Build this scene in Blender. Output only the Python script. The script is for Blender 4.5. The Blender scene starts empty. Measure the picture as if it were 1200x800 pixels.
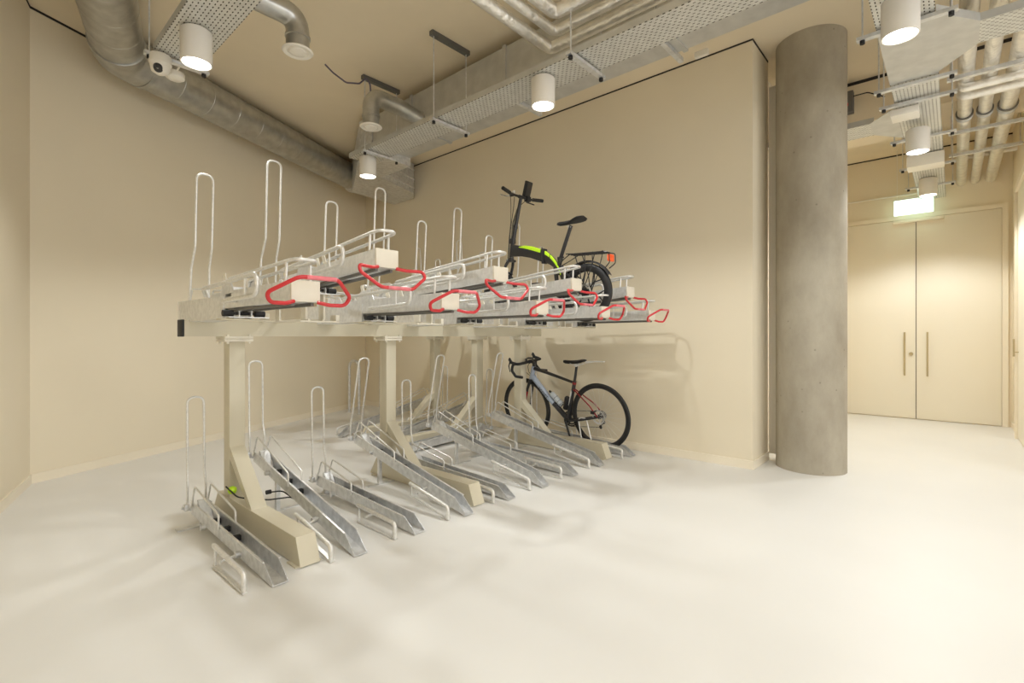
import bpy, bmesh, math, random
from mathutils import Vector, Matrix
random.seed(7)
C = bpy.context.scene.collection
SC = bpy.context.scene
PI = math.pi
R = math.radians

# ------------------------------------------------------------------ camera, light, exposure
CAM_H = 1.18
cd = bpy.data.cameras.new('camera'); cam = bpy.data.objects.new('camera', cd); C.objects.link(cam)
cam.location = (0, 0, CAM_H); cam.rotation_euler = (R(90), 0, -R(48.2))
cd.sensor_width = 36; cd.lens = 579/1200*36; cd.shift_y = -6/1200; cd.clip_start = .03
SC.camera = cam
SC.view_settings.view_transform = 'Standard'; SC.view_settings.look = 'None'
SC.view_settings.gamma = 1; SC.view_settings.use_curve_mapping = False
SC.view_settings.exposure = 0.17
LAMP_W = 66.0
LAMP_COL = (.985, 1.0, .985)
SC.cycles.max_bounces = 20; SC.cycles.diffuse_bounces = 14; SC.cycles.glossy_bounces = 6; SC.cycles.transparent_max_bounces = 12
w = bpy.data.worlds.new('world'); SC.world = w; w.use_nodes = True
w.node_tree.nodes['Background'].inputs[0].default_value = (1.0, .99, .97, 1)
w.node_tree.nodes['Background'].inputs[1].default_value = 2.35
CEIL = 3.82
# added, unseen glazing behind the camera; its daylight lifts the upper walls and ceiling
pd = bpy.data.lights.new('added_window_portal', 'AREA'); pd.shape = 'RECTANGLE'; pd.size = 7.3; pd.size_y = 3.2; pd.cycles.is_portal = True
po = bpy.data.objects.new('added_window_portal', pd); C.objects.link(po); po.location = (1.95, -4.05, 1.90); po.rotation_euler = (R(90), 0, 0)

# ------------------------------------------------------------------ materials
def mat(name, col, rough=.5, metal=0., noise=None, bump=None, spec=.5, emit=None, coat=0):
    m = bpy.data.materials.new(name); m.use_nodes = True
    nt = m.node_tree; b = nt.nodes['Principled BSDF']
    b.inputs['Base Color'].default_value = (*col, 1); b.inputs['Roughness'].default_value = rough
    b.inputs['Metallic'].default_value = metal; b.inputs['Specular IOR Level'].default_value = spec
    b.inputs['Coat Weight'].default_value = coat
    tc = nt.nodes.new('ShaderNodeTexCoord')
    if noise:
        sc, amt, det = noise
        n = nt.nodes.new('ShaderNodeTexNoise'); n.inputs['Scale'].default_value = sc; n.inputs['Detail'].default_value = det
        nt.links.new(tc.outputs['Object'], n.inputs['Vector'])
        r = nt.nodes.new('ShaderNodeValToRGB')
        r.color_ramp.elements[0].position = .3; r.color_ramp.elements[1].position = .7
        r.color_ramp.elements[0].color = (*[c*(1-amt) for c in col], 1)
        r.color_ramp.elements[1].color = (*[min(1, c*(1+amt)) for c in col], 1)
        nt.links.new(n.outputs['Fac'], r.inputs['Fac']); nt.links.new(r.outputs['Color'], b.inputs['Base Color'])
    if bump:
        sc, st = bump
        n = nt.nodes.new('ShaderNodeTexNoise'); n.inputs['Scale'].default_value = sc; n.inputs['Detail'].default_value = 4
        nt.links.new(tc.outputs['Object'], n.inputs['Vector'])
        bp = nt.nodes.new('ShaderNodeBump'); bp.inputs['Strength'].default_value = st; bp.inputs['Distance'].default_value = .01
        nt.links.new(n.outputs['Fac'], bp.inputs['Height']); nt.links.new(bp.outputs['Normal'], b.inputs['Normal'])
    if emit:
        b.inputs['Emission Color'].default_value = (*emit[0], 1); b.inputs['Emission Strength'].default_value = emit[1]
    return m

M = {}
M['wall'] = mat('cream wall paint', (.79, .715, .56), .6, noise=(1.2, .02, 3), bump=(60, .03))
M['white'] = mat('cream skirting', (.84, .77, .63), .45)
M['floor'] = mat('pale resin floor', (.735, .73, .705), .42, noise=(.9, .03, 5), bump=(3, .02))
M['ceiling'] = mat('beige ceiling', (.77, .675, .505), .7, noise=(1.5, .04, 5))
M['gap'] = mat('dark shadow gap', (.03, .025, .02), .9)
M['door'] = mat('cream door paint', (.85, .80, .68), .45)
M['galv'] = mat('galvanised steel', (.70, .71, .72), .42, .75, noise=(26, .14, 4))
M['galv_bright'] = mat('bright zinc steel', (.76, .76, .75), .38, .55, noise=(40, .10, 3))
M['galv_tube'] = mat('zinc tube', (.74, .735, .71), .36, .5, noise=(60, .08, 2))
M['galv_pale'] = mat('pale zinc sheet', (.58, .58, .56), .45, .6, noise=(9, .08, 4))
M['duct'] = mat('spiral duct sheet', (.50, .50, .48), .30, .88, noise=(12, .14, 4))
M['foil'] = mat('foil pipe wrap', (.86, .84, .79), .28, .7, noise=(14, .10, 5), bump=(30, .9))
M['cream_metal'] = mat('stone powder coat', (.60, .555, .43), .42)
M['end_white'] = mat('off white end plate', (.74, .70, .60), .45, noise=(12, .05, 3))
M['black'] = mat('black rubber', (.012, .012, .013), .6)
M['satin_black'] = mat('satin black metal', (.02, .02, .022), .35)
M['dark_strut'] = mat('dark strut channel', (.16, .155, .145), .5, .5)
M['red'] = mat('red grip', (.58, .022, .03), .35, coat=.2)
M['red_worn'] = mat('worn pink grip sleeve', (.68, .17, .20), .45, noise=(30, .2, 3))
M['lamp'] = mat('white lamp housing', (.82, .79, .74), .45)
M['lamp_on'] = mat('lit lamp lens', (1, 1, 1), .5, emit=((1, .97, .92), 9))
M['exit'] = mat('lit exit panel', (.9, 1, .95), .5, emit=((.68, 1, .84), 1.5))
M['plastic_white'] = mat('white plastic', (.80, .77, .70), .4)
M['blue_grey'] = mat('pale blue grey frame paint', (.40, .47, .60), .3, coat=.4)
M['frame_black'] = mat('gloss black frame paint', (.015, .015, .018), .3, coat=.3)
M['lime'] = mat('lime green', (.50, .80, .02), .4)
M['bike_red'] = mat('red frame accent', (.26, .012, .016), .35)
M['bike_white'] = mat('white frame accent', (.75, .75, .75), .35)
M['amber'] = mat('orange red rear reflector', (.85, .12, .03), .3, emit=((1, .1, .02), .12))  # faint glow added to a reflector that gives no light itself
M['chrome'] = mat('polished alloy', (.75, .75, .76), .22, .9)
M['clear'] = mat('translucent bottle', (.55, .60, .66), .3)
M['brass'] = mat('brushed brass steel', (.55, .47, .30), .35, .7)
M['pur'] = mat('purple grey cable', (.12, .10, .14), .5)

def concrete():
    m = mat('raw concrete', (.35, .31, .235), .75)
    nt = m.node_tree; b = nt.nodes['Principled BSDF']; tc = [n for n in nt.nodes if n.type == 'TEX_COORD'][0]
    n1 = nt.nodes.new('ShaderNodeTexNoise'); n1.inputs['Scale'].default_value = 2.2; n1.inputs['Detail'].default_value = 9; n1.inputs['Roughness'].default_value = .65
    mp = nt.nodes.new('ShaderNodeMapping'); mp.inputs['Scale'].default_value = (1, 1, .55)
    nt.links.new(tc.outputs['Object'], mp.inputs['Vector']); nt.links.new(mp.outputs['Vector'], n1.inputs['Vector'])
    r = nt.nodes.new('ShaderNodeValToRGB'); r.color_ramp.elements[0].position = .3; r.color_ramp.elements[1].position = .72
    r.color_ramp.elements[0].color = (.29, .255, .195, 1); r.color_ramp.elements[1].color = (.475, .435, .35, 1)
    nt.links.new(n1.outputs['Fac'], r.inputs['Fac'])
    v = nt.nodes.new('ShaderNodeTexVoronoi'); v.inputs['Scale'].default_value = 9
    nt.links.new(tc.outputs['Object'], v.inputs['Vector'])
    r2 = nt.nodes.new('ShaderNodeValToRGB'); r2.color_ramp.elements[0].position = .03; r2.color_ramp.elements[1].position = .09
    r2.color_ramp.elements[0].color = (.62, .62, .62, 1); r2.color_ramp.elements[1].color = (1, 1, 1, 1)
    nt.links.new(v.outputs['Distance'], r2.inputs['Fac'])
    mx = nt.nodes.new('ShaderNodeMixRGB'); mx.blend_type = 'MULTIPLY'; mx.inputs[0].default_value = 1
    nt.links.new(r.outputs['Color'], mx.inputs[1]); nt.links.new(r2.outputs['Color'], mx.inputs[2])
    nt.links.new(mx.outputs['Color'], b.inputs['Base Color'])
    return m
M['concrete'] = concrete()

def perforated():
    # see-through slots masked in the tray's coordinates, tinted dark for the shade above
    m = mat('perforated tray steel', (.66, .66, .63), .42, .5, noise=(18, .08, 3))
    nt = m.node_tree; b = nt.nodes['Principled BSDF']; out = nt.nodes['Material Output']
    tc = [n for n in nt.nodes if n.type == 'TEX_COORD'][0]
    sp = nt.nodes.new('ShaderNodeSeparateXYZ'); nt.links.new(tc.outputs['Object'], sp.inputs[0])
    def mth(op, a, bb=None):
        n = nt.nodes.new('ShaderNodeMath'); n.operation = op
        for i, q in enumerate((a, bb)):
            if q is None: continue
            if isinstance(q, (int, float)): n.inputs[i].default_value = q
            else: nt.links.new(q, n.inputs[i])
        return n.outputs[0]
    row = mth('MULTIPLY', sp.outputs['X'], 1/.023)
    rf = mth('FRACT', mth('ADD', row, 40.5)); ri = mth('FLOOR', mth('ADD', row, 40.5))
    sh = mth('MULTIPLY', mth('MODULO', ri, 2.0), .5)
    col = mth('ADD', mth('MULTIPLY', sp.outputs['Y'], 1/.038), sh)
    cf = mth('FRACT', mth('ADD', col, 400.0))
    a = mth('LESS_THAN', mth('ABSOLUTE', mth('SUBTRACT', rf, .5)), .13)
    c = mth('LESS_THAN', mth('ABSOLUTE', mth('SUBTRACT', cf, .5)), .22)
    hole = mth('MULTIPLY', a, c)
    tr = nt.nodes.new('ShaderNodeBsdfTransparent'); mx = nt.nodes.new('ShaderNodeMixShader')
    tr.inputs[0].default_value = (.30, .29, .26, 1); nt.links.new(hole, mx.inputs[0]); nt.links.new(b.outputs[0], mx.inputs[1]); nt.links.new(tr.outputs[0], mx.inputs[2])
    nt.links.new(mx.outputs[0], out.inputs['Surface'])
    return m
M['perf'] = perforated()

# ------------------------------------------------------------------ mesh helpers
def rounded(pts, rad, n=5):
    """polyline with its corners turned into arcs of about the radius"""
    P = [Vector(p) for p in pts]; out = [P[0]]
    for i in range(1, len(P)-1):
        a, b, c = P[i-1], P[i], P[i+1]
        rr = rad[i-1] if isinstance(rad, (list, tuple)) else rad
        u = (a-b); v = (c-b); la, lc = u.length, v.length
        if la < 1e-6 or lc < 1e-6 or rr <= 0: out.append(b); continue
        u.normalize(); v.normalize()
        ang = u.angle(v)
        if ang > 3.1: out.append(b); continue
        d = min(rr/math.tan(ang/2), la*.49, lc*.49)
        for k in range(n+1):
            t = k/n; p0 = b+u*d; p1 = b+v*d
            out.append(p0*(1-t)**2+b*2*t*(1-t)+p1*t*t)
    out.append(P[-1]); return out

class MB:
    def __init__(s): s.bm = bmesh.new()
    def box(s, c, d, rot=None, bev=0):
        r = bmesh.ops.create_cube(s.bm, size=1); vs = r['verts']
        mt = Matrix.Translation(Vector(c)) @ (rot.to_4x4() if rot else Matrix.Identity(4)) @ Matrix.Diagonal((*d, 1))
        bmesh.ops.transform(s.bm, matrix=mt, verts=vs)
        if bev:
            es = set(e for v in vs for e in v.link_edges)
            bmesh.ops.bevel(s.bm, geom=list(es), offset=bev, segments=2, affect='EDGES', profile=.5)
        return s
    def b2(s, lo, hi, bev=0):
        return s.box([(a+b)/2 for a, b in zip(lo, hi)], [abs(b-a) for a, b in zip(lo, hi)], bev=bev)
    def tube(s, pts, r, n=10, closed=False, cap=True, radii=None, sx=1.0):
        P = [Vector(p) for p in pts]
        Q = [P[0]]
        for p in P[1:]:
            if (p-Q[-1]).length > 1e-5: Q.append(p)
        P = Q; N = len(P)
        if closed and (P[0]-P[-1]).length < 1e-5: P.pop(); N -= 1
        T = []
        for i in range(N):
            if closed: t = P[(i+1) % N]-P[i-1]
            else: t = P[min(i+1, N-1)]-P[max(i-1, 0)]
            T.append(t.normalized())
        up = Vector((0, 0, 1)) if abs(T[0].z) < .9 else Vector((1, 0, 0))
        nrm = (up-T[0]*up.dot(T[0])).normalized(); rings = []
        for i in range(N):
            nrm = (nrm-T[i]*nrm.dot(T[i])).normalized(); bn = T[i].cross(nrm)
            rr = radii[i] if radii else r
            rings.append([s.bm.verts.new(P[i]+(nrm*math.cos(2*PI*k/n)+bn*math.sin(2*PI*k/n)*sx)*rr) for k in range(n)])
        for i in range(N if closed else N-1):
            a, b = rings[i], rings[(i+1) % N]
            off = 0
            if closed and i == N-1:
                off = min(range(n), key=lambda o: sum((a[k].co-b[(k+o) % n].co).length for k in range(n)))
            for k in range(n):
                s.bm.faces.new((a[k], a[(k+1) % n], b[(k+1+off) % n], b[(k+off) % n]))
        if cap and not closed:
            s.bm.faces.new(list(reversed(rings[0]))); s.bm.faces.new(rings[-1])
        return s
    def bar(s, a, b, r, n=10, r2=None):
        return s.tube([a, b], r, n, radii=[r, r2 if r2 is not None else r])
    def cyl(s, c, r, hgt, n=32, axis='z', r2=None):
        v = {'x': Vector((1, 0, 0)), 'y': Vector((0, 1, 0)), 'z': Vector((0, 0, 1))}[axis]*hgt/2
        c = Vector(c); return s.tube([c-v, c+v], r, n, radii=[r, r2 if r2 is not None else r])
    def lathe(s, prof, c=(0, 0, 0), n=32, axis='z', closed=False):
        c = Vector(c); rings = []
        for (r, z) in prof:
            ring = []
            for k in range(n):
                a = 2*PI*k/n
                if axis == 'z': p = Vector((r*math.cos(a), r*math.sin(a), z))
                elif axis == 'x': p = Vector((z, r*math.cos(a), r*math.sin(a)))
                else: p = Vector((r*math.cos(a), z, r*math.sin(a)))
                ring.append(s.bm.verts.new(c+p))
            rings.append(ring)
        m = len(rings)
        for i in range(m if closed else m-1):
            a, b = rings[i], rings[(i+1) % m]
            for k in range(n): s.bm.faces.new((a[k], a[(k+1) % n], b[(k+1) % n], b[k]))
        if not closed:
            for i, rg in ((0, rings[0]), (1, rings[-1])):
                if prof[0 if i == 0 else -1][0] > 1e-4: s.bm.faces.new(rg)
        return s
    def prism(s, poly, axis, lo, hi):
        """polygon in the two other axes, pushed from lo to hi along axis"""
        def P(a, b, t):
            return {'x': (t, a, b), 'y': (a, t, b), 'z': (a, b, t)}[axis]
        A = [s.bm.verts.new(P(a, b, lo)) for a, b in poly]; B = [s.bm.verts.new(P(a, b, hi)) for a, b in poly]
        n = len(poly)
        s.bm.faces.new(A); s.bm.faces.new(list(reversed(B)))
        for i in range(n): s.bm.faces.new((A[i], B[i], B[(i+1) % n], A[(i+1) % n]))
        return s
    def loft(s, secs):
        rings = [[s.bm.verts.new(p) for p in sec] for sec in secs]
        n = len(secs[0])
        for a, b in zip(rings, rings[1:]):
            for k in range(n): s.bm.faces.new((a[k], a[(k+1) % n], b[(k+1) % n], b[k]))
        s.bm.faces.new(rings[0]); s.bm.faces.new(list(reversed(rings[-1]))); return s
    def plane(s, pts):
        s.bm.faces.new([s.bm.verts.new(p) for p in pts]); return s
    def build(s, name, m, parent=None, smooth=35, label=None, loc=None):
        bmesh.ops.recalc_face_normals(s.bm, faces=s.bm.faces)
        me = bpy.data.meshes.new(name)
        if loc is not None: bmesh.ops.translate(s.bm, verts=s.bm.verts, vec=-Vector(loc))
        s.bm.to_mesh(me); s.bm.free()
        for p in me.polygons: p.use_smooth = True
        try: me.set_sharp_from_angle(angle=R(smooth))
        except Exception: pass
        me.materials.append(m)
        o = bpy.data.objects.new(name, me); C.objects.link(o)
        if loc is not None: o.location = loc
        if parent: o.parent = parent
        if label: o['label'] = label
        return o

def tag(o, label=None, cat=None, group=None, kind=None):
    if label: o['label'] = label
    if cat: o['category'] = cat
    if group: o['group'] = group
    if kind: o['kind'] = kind
    return o
def empty(name, loc, rz=0):
    o = bpy.data.objects.new(name, None); C.objects.link(o); o.location = loc; o.rotation_euler = (0, 0, rz)
    o.empty_display_size = .1; return o
def copy_tree(o, parent=None):
    c = o.copy(); C.objects.link(c)
    if parent: c.parent = parent
    for ch in list(o.children): copy_tree(ch, c)
    return c
def struct(name, mb, m): return tag(mb.build(name, m), kind='structure')

# ------------------------------------------------------------------ room shell
XB, YP = 4.69, 1.33          # rear wall plane, pier corner
XD, YR = 9.10, -.57          # far door wall, right corridor wall
L0 = Vector((.375, 5.505)); LN = Vector((-2.14, -4.0)); LF = Vector((4.69, 7.60))
outline = [L0, LF, Vector((XB, YP)), Vector((5.17, YP)), Vector((5.17, YP+.10)), Vector((XD, YP+.10)), Vector((XD, YR)), Vector((6.0, YR)), Vector((6.0, -4.0)), LN]
def slab(poly, z0, z1): return MB().prism([(p.x, p.y) for p in poly], 'z', z0, z1)
big = [Vector((-2.6, -4.4)), Vector((-2.6, 8.3)), Vector((9.7, 8.3)), Vector((9.7, -4.4))]
struct('floor', slab(big, -.1, 0), M['floor'])
struct('ceiling', slab(big, CEIL, CEIL+.1), M['ceiling'])
def wall(name, a, b, t=.18, z0=0, z1=CEIL, m='wall'):
    a = Vector(a); b = Vector(b); d = (b-a).normalized(); n = Vector((-d.y, d.x))*t   # solid lies left of a->b
    e = d*0.0
    return struct(name, MB().prism([tuple(a-e), tuple(b+e), tuple(b+e+n), tuple(a-e+n)], 'z', z0, z1), M[m])
wall('wall_left', L0, LF)
wall('wall_near_left', LN, L0)
wall('wall_rear', (XB, 7.6), (XB, YP), t=.18)
struct('wall_pier', MB().b2((XB+.18, YP, 0), (5.17, YP+.3, CEIL)), M['wall'])
wall('wall_corridor_left', (5.17, YP+.1), (XD, YP+.1))
struct('wall_corridor_end', MB().b2((XD, YR-.2, 0), (XD+.18, YP+.3, CEIL)), M['wall'])
wall('wall_right', (XD, YR), (6.0, YR))
wall('wall_behind_right', (6.0, YR-.18), (6.0, -4.0))
wb = MB()
wb.b2((5.6, -4.18, 0), (6.18, -4.0, CEIL)); wb.b2((-2.45, -4.18, 0), (-1.7, -4.0, CEIL)); wb.b2((-1.7, -4.18, 3.5), (5.6, -4.0, CEIL)); wb.b2((-1.7, -4.18, 0), (5.6, -4.0, .3))
struct('wall_behind', wb, M['wall'])  # unseen wall, opened wide to let the added daylight in
wn = empty('added_window_1', (1.95, -4.09, .3)); wn['kind'] = 'structure'  # added out of view as a source of fill light
wf = MB()
for x in (-3.65, -2.43, -1.22, 0, 1.22, 2.43, 3.65): wf.b2((x-.03, -.04, 0), (x+.03, .04, 3.2))
for z in (0, 2.2, 3.14): wf.b2((-3.65, -.04, z), (3.65, .04, z+.06))
wf.build('added_window_frame', M['satin_black'], wn)
def strip(name, a, b, z0, z1, t, m, ext=0):
    a = Vector(a); b = Vector(b); d = (b-a).normalized(); n = Vector((d.y, -d.x))*t
    return struct(name, MB().prism([tuple(a-d*ext), tuple(b+d*ext), tuple(b+n+d*ext), tuple(a+n-d*ext)], 'z', z0, z1), M[m])
strip('baseboard_left', L0, LF, 0, .075, .012, 'white')
strip('baseboard_near_left', LN, L0, 0, .075, .012, 'white')
strip('baseboard_rear', (XB, 7.6), (XB, YP), 0, .075, .012, 'white')
strip('baseboard_pier', (XB-.012, YP), (5.17, YP), 0, .075, .012, 'white')
strip('baseboard_right', (XD, YR), (6.0, YR), 0, .075, .012, 'white')
strip('shade_strip_1', L0, LF, CEIL-.018, CEIL, .004, 'gap')  # dark strips colour in the shade of the gap under the ceiling
strip('shade_strip_2', LN, L0, CEIL-.018, CEIL, .004, 'gap')
strip('shade_strip_3', (XB, 7.6), (XB, YP), CEIL-.014, CEIL, .004, 'gap')
strip('shade_strip_4', (XB-.004, YP), (5.17, YP), CEIL-.018, CEIL, .004, 'gap')
strip('shade_strip_5', (XD, YP+.1), (XD, YR), CEIL-.018, CEIL, .004, 'gap')
# downstand beam across the corridor
struct('trim_6', MB().b2((6.2, YR, 3.38), (6.95, YP+.1, CEIL)), M['ceiling'])
struct('shade_strip_7', MB().b2((6.192, YR, CEIL-.03), (6.2, YP+.1, CEIL)), M['gap'])  # dark strip for the shaded gap above the beam face

# concrete column
col = MB().lathe([(.276, 0), (.276, 1.6), (.276, CEIL)], (0, 0, 0), 96)
o = col.build('concrete_column', M['concrete']); o.location = (5.11, .962, 0)
tag(o, 'round bare concrete column standing at the corridor mouth', 'column')
o = MB().b2((5.18, 1.235, .06), (5.235, 1.325, CEIL-.25), bev=.004).build('pipe_cover', M['plastic_white'])
tag(o, 'slim white vertical pipe cover between the pier and the concrete column', 'pipe')

# ------------------------------------------------------------------ double door and small items on the end wall
dz = 2.86
dr = empty('double_door', (XD, .4, 0)); tag(dr, 'tall cream double door closing the end of the corridor', 'door')
dr['kind'] = 'structure'; dr.name = 'door_1'
fr = MB()
fr.b2((-.03, -.93, 0), (0, -.87, dz+.06)); fr.b2((-.03, .87, 0), (0, .93, dz+.06)); fr.b2((-.03, -.87, dz), (0, .87, dz+.06))
fr.build('door_frame', M['white'], dr)
for sgn in (-1, 1):
    lo, hi = (.004, .866) if sgn > 0 else (-.866, -.004)
    lf = MB().b2((-.022, lo, .012), (-.001, hi, dz-.006), bev=.002).build('door_leaf', M['door'], dr)
    hy = .125*sgn
    hb = MB(); hb.bar((-.075, hy, .62), (-.075, hy, 1.24), .011, 12)
    hb.bar((-.075, hy, .72), (-.02, hy, .72), .007); hb.bar((-.075, hy, 1.14), (-.02, hy, 1.14), .007)
    hb.build('door_handle', M['brass'], lf)
    if sgn > 0: MB().cyl((-.03, .055, .93), .025, .02, 20, 'x').build('door_lock', M['brass'], lf)
MB().b2((-.085, -.30, dz-.055), (-.023, .26, dz-.012), bev=.004).build('door_closer', M['white'], dr)
MB().b2((-.021, -.004, .01), (-.006, .004, dz)).build('door_gap', M['gap'], dr)
# side door in the right wall
d2 = empty('door_2', (7.2, YR, 0)); d2['kind'] = 'structure'
f2 = MB(); f2.b2((.90, 0, 0), (.98, .045, 2.92)); f2.b2((-.60, 0, 0), (-.52, .045, 2.92)); f2.b2((-.52, 0, 2.84), (.90, .045, 2.92))
f2.build('door_frame', M['white'], d2)
MB().b2((-.515, 0, .01), (.895, .02, 2.835)).build('door_leaf', M['door'], d2)
MB().bar((.82, .06, .95), (.82, .06, 1.15), .01).bar((.82, .015, 1.0), (.82, .06, 1.0), .006).build('door_handle', M['brass'], d2)
# exit sign
es = empty('exit_sign', (XD-.22, .42, 2.995)); tag(es, 'glowing pale green exit sign hung over the double door', 'sign')
MB().b2((-.012, -.215, -.105), (.012, .215, .105), bev=.003).build('sign_panel', M['exit'], es)
fm = MB(); fm.b2((-.018, -.22, .105), (.018, .22, .125)); fm.bar((0, -.18, .12), (0, -.18, CEIL-2.995), .004); fm.bar((0, .18, .12), (0, .18, CEIL-2.995), .004)
fm.build('sign_hanger', M['plastic_white'], es)
o = MB().tube([(XD-.05, YP+.09, 3.21), (XD-.05, .25, 3.21)], .011).build('conduit', M['plastic_white']); tag(o, 'thin pale conduit running along the wall above the double door', 'conduit')
o = MB().tube([(8.3, -.02, 3.40), (8.3, YR+.01, 3.40)], .03, 16).build('cross_pipe', M['plastic_white']); tag(o, 'white pipe crossing to the right wall near the end of the corridor', 'pipe')

# ------------------------------------------------------------------ lamps
def make_lamp():
    root = empty('ceiling_spotlight', (0, 0, 0))
    MB().lathe([(.0, .205), (.075, .205), (.0865, .195), (.0865, .0), (.080, -.002), (.072, .006), (.072, .014), (0, .014)], n=48).build('lamp_housing', M['lamp'], root, smooth=50)
    MB().lathe([(0, .006), (.071, .006), (.071, .002), (0, .002)], n=40).build('lamp_lens', M['lamp_on'], root)
    return root
def light(x, y, z, wt=1.0):
    ld = bpy.data.lights.new('downlight', 'SPOT'); ld.energy = LAMP_W*wt; ld.color = LAMP_COL
    ld.spot_size = R(140); ld.spot_blend = .45; ld.shadow_soft_size = .06
    lo = bpy.data.objects.new('downlight', ld); C.objects.link(lo); lo.location = (x, y, z-.012)
lamps = [(.98, 3.50, 2.87, 'white cylinder downlight beside the dome camera at upper left'),
         (2.86, 2.25, 2.87, 'white cylinder downlight under the middle of the long cable tray'),
         (2.88, 4.62, 2.87, 'white cylinder downlight at the far end of the long cable tray, by the duct corner'),
         (3.45, .22, 2.83, 'large white cylinder downlight near the top right, nearest of the corridor ones'),
         (5.72, .24, 2.83, 'white cylinder downlight halfway down the corridor cable tray'),
         (7.75, .23, 2.87, 'white cylinder downlight right in front of the exit sign')]
lamp0 = make_lamp(); LG = 'cylinder downlights under the cable trays'
for i, (x, y, z, lb) in enumerate(lamps):
    o = lamp0 if i == 0 else copy_tree(lamp0)
    o.location = (x, y, z); tag(o, lb, 'ceiling lamp', LG); light(x, y, z, (1.0, 1.1, 1.25, .75, 1.25, 1.6)[i])
# unseen lamps of the same kind, added for more light beside and behind the camera
for x, y, z in ((.98, 1.15, 2.87), (.98, -1.3, 2.87), (2.86, -.1, 2.87), (2.9, -2.4, 2.87)):
    o = copy_tree(lamp0); o.location = (x, y, z); tag(o, 'added unseen cylinder downlight in the front part of the room', 'ceiling lamp', LG); light(x, y, z, .62)

# ------------------------------------------------------------------ cable trays
def tray(name, L, W=.28, side=.05, lip=True):
    """perforated tray, local y along the run from 0 to L, bottom at z=0"""
    b = MB()
    b.b2((-W/2, 0, 0), (W/2, L, .003))
    return b
def tray_sides(parent, L, W=.28, side=.05, y0=0, rot=None, loc=None):
    out = []
    for s in (-1, 1):
        b = MB(); b.b2((s*(W/2-.002), y0, .003), (s*W/2, L, side)); b.b2((s*(W/2-.002), y0, side-.003), (s*(W/2-.016), L, side))
        o = b.build('tray_side', M['galv_pale'], parent)
        if rot: o.rotation_euler = rot
        if loc: o.location = loc
ZT = 3.08
t1 = empty('cable_tray', (1.0, -3.8, ZT)); tag(t1, 'perforated cable tray at upper left ending by the round duct', 'cable tray')
tray('t', 7.78).build('tray_channel', M['perf'], t1); tray_sides(t1, 7.78)
t2 = empty('cable_tray', (2.905, -3.8, ZT)); tag(t2, 'long perforated cable tray slung below the rectangular duct', 'cable tray')
tray('t', 8.6).build('tray_channel', M['perf'], t2); tray_sides(t2, 8.6)
t3 = empty('cable_tray', (3.10, .22, ZT), -PI/2); tag(t3, 'perforated cable tray running down the corridor towards the exit sign', 'cable tray')
tray('t', 5.85).build('tray_channel', M['perf'], t3); tray_sides(t3, 5.85, y0=3.0)
# side branches of the corridor tray with their gussets (local x = -world y, local y = world x-3.1)
b_ = tray('t', 1.60, .30).build('tray_branch', M['perf'], t3); b_.location = (.30, 1.15, -.0005); b_.rotation_euler = (0, 0, -PI/2)
tray_sides(t3, 1.60, .30, rot=(0, 0, -PI/2), loc=(.30, 1.15, 0))
gb = MB(); gb.prism([(.14, .72), (.34, 1.0), (.34, 1.3), (.14, 1.58)], 'z', -.001, .002)
gb.box((.24, .86, .025), (.002, .34, .05), Matrix.Rotation(-math.atan2(.20, .28), 3, 'Z')); gb.box((.24, 1.44, .025), (.002, .34, .05), Matrix.Rotation(math.atan2(.20, .28), 3, 'Z'))
gb.prism([(-.14, .70), (.14, .70), (.14, 1.6), (-.14, 1.6)], 'z', -.0035, -.0005)
gb.build('tray_gusset', M['galv_pale'], t3)
b2_ = tray('t', .88, .33).build('tray_branch', M['perf'], t3); b2_.location = (-.31, 2.495, -.0005); b2_.rotation_euler = (0, 0, PI/2)
tray_sides(t3, .88, .33, rot=(0, 0, PI/2), loc=(-.31, 2.495, 0))
g2 = MB(); g2.prism([(-.14, 2.08), (-.34, 2.33), (-.34, 2.66), (-.14, 2.92)], 'z', -.001, .002)
g2.build('tray_gusset', M['galv_pale'], t3)

def hanger(c, axis, half, label, z=ZT, top=CEIL, strut=True):
    """strut bar under a tray on two threaded rods"""
    root = empty('tray_hanger', (c[0], c[1], z-.024)); tag(root, label, 'hanger', 'strut hangers carrying the cable trays')
    v = Vector((1, 0, 0)) if axis == 'x' else Vector((0, 1, 0)); q = Vector((0, 1, 0)) if axis == 'x' else Vector((1, 0, 0))
    b = MB(); d = [2*half, .04, .022] if axis == 'x' else [.04, 2*half, .022]
    b.box((0, 0, 0), d); b.build('strut_bar', M['galv'], root)
    for s in (-1, 1):
        p = v*(half-.03)*s
        MB().bar((p.x, p.y, -.03), (p.x, p.y, top-z+.024), .005, 8).build('threaded_rod', M['galv'], root)
        MB().cyl((p.x, p.y, -.022), .015, .022, 6).build('end_nut', M['black'], root)
    if strut:
        d2_ = [2*half, .045, .04] if axis == 'x' else [.045, 2*half, .04]
        MB().box((0, 0, top-z+.004), d2_).build('ceiling_strut', M['dark_strut'], root)
hanger((1.0, 3.98), 'x', .19, 'strut hanger at the end of the upper left cable tray')
hanger((2.93, 4.45), 'x', .22, 'strut hanger just behind the farthest downlight of the long tray')
hanger((2.93, 3.36), 'x', .22, 'strut hanger under the long tray, below the black ceiling strut')
hanger((2.90, 1.90), 'x', .22, 'strut hanger beside the middle downlight of the long tray')
hanger((3.80, .22), 'y', .24, 'strut hanger crossing beside the nearest corridor downlight', strut=False)
hanger((4.72, .22), 'y', .24, 'first strut hanger past the gusset of the corridor tray', strut=False)
hanger((5.08, .22), 'y', .24, 'second strut hanger past the gusset of the corridor tray', strut=False)
hanger((6.05, .22), 'y', .24, 'strut hanger behind the middle corridor downlight', strut=False, top=CEIL)
hanger((7.10, .22), 'y', .24, 'strut hanger between the two far corridor downlights', strut=False)
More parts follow.
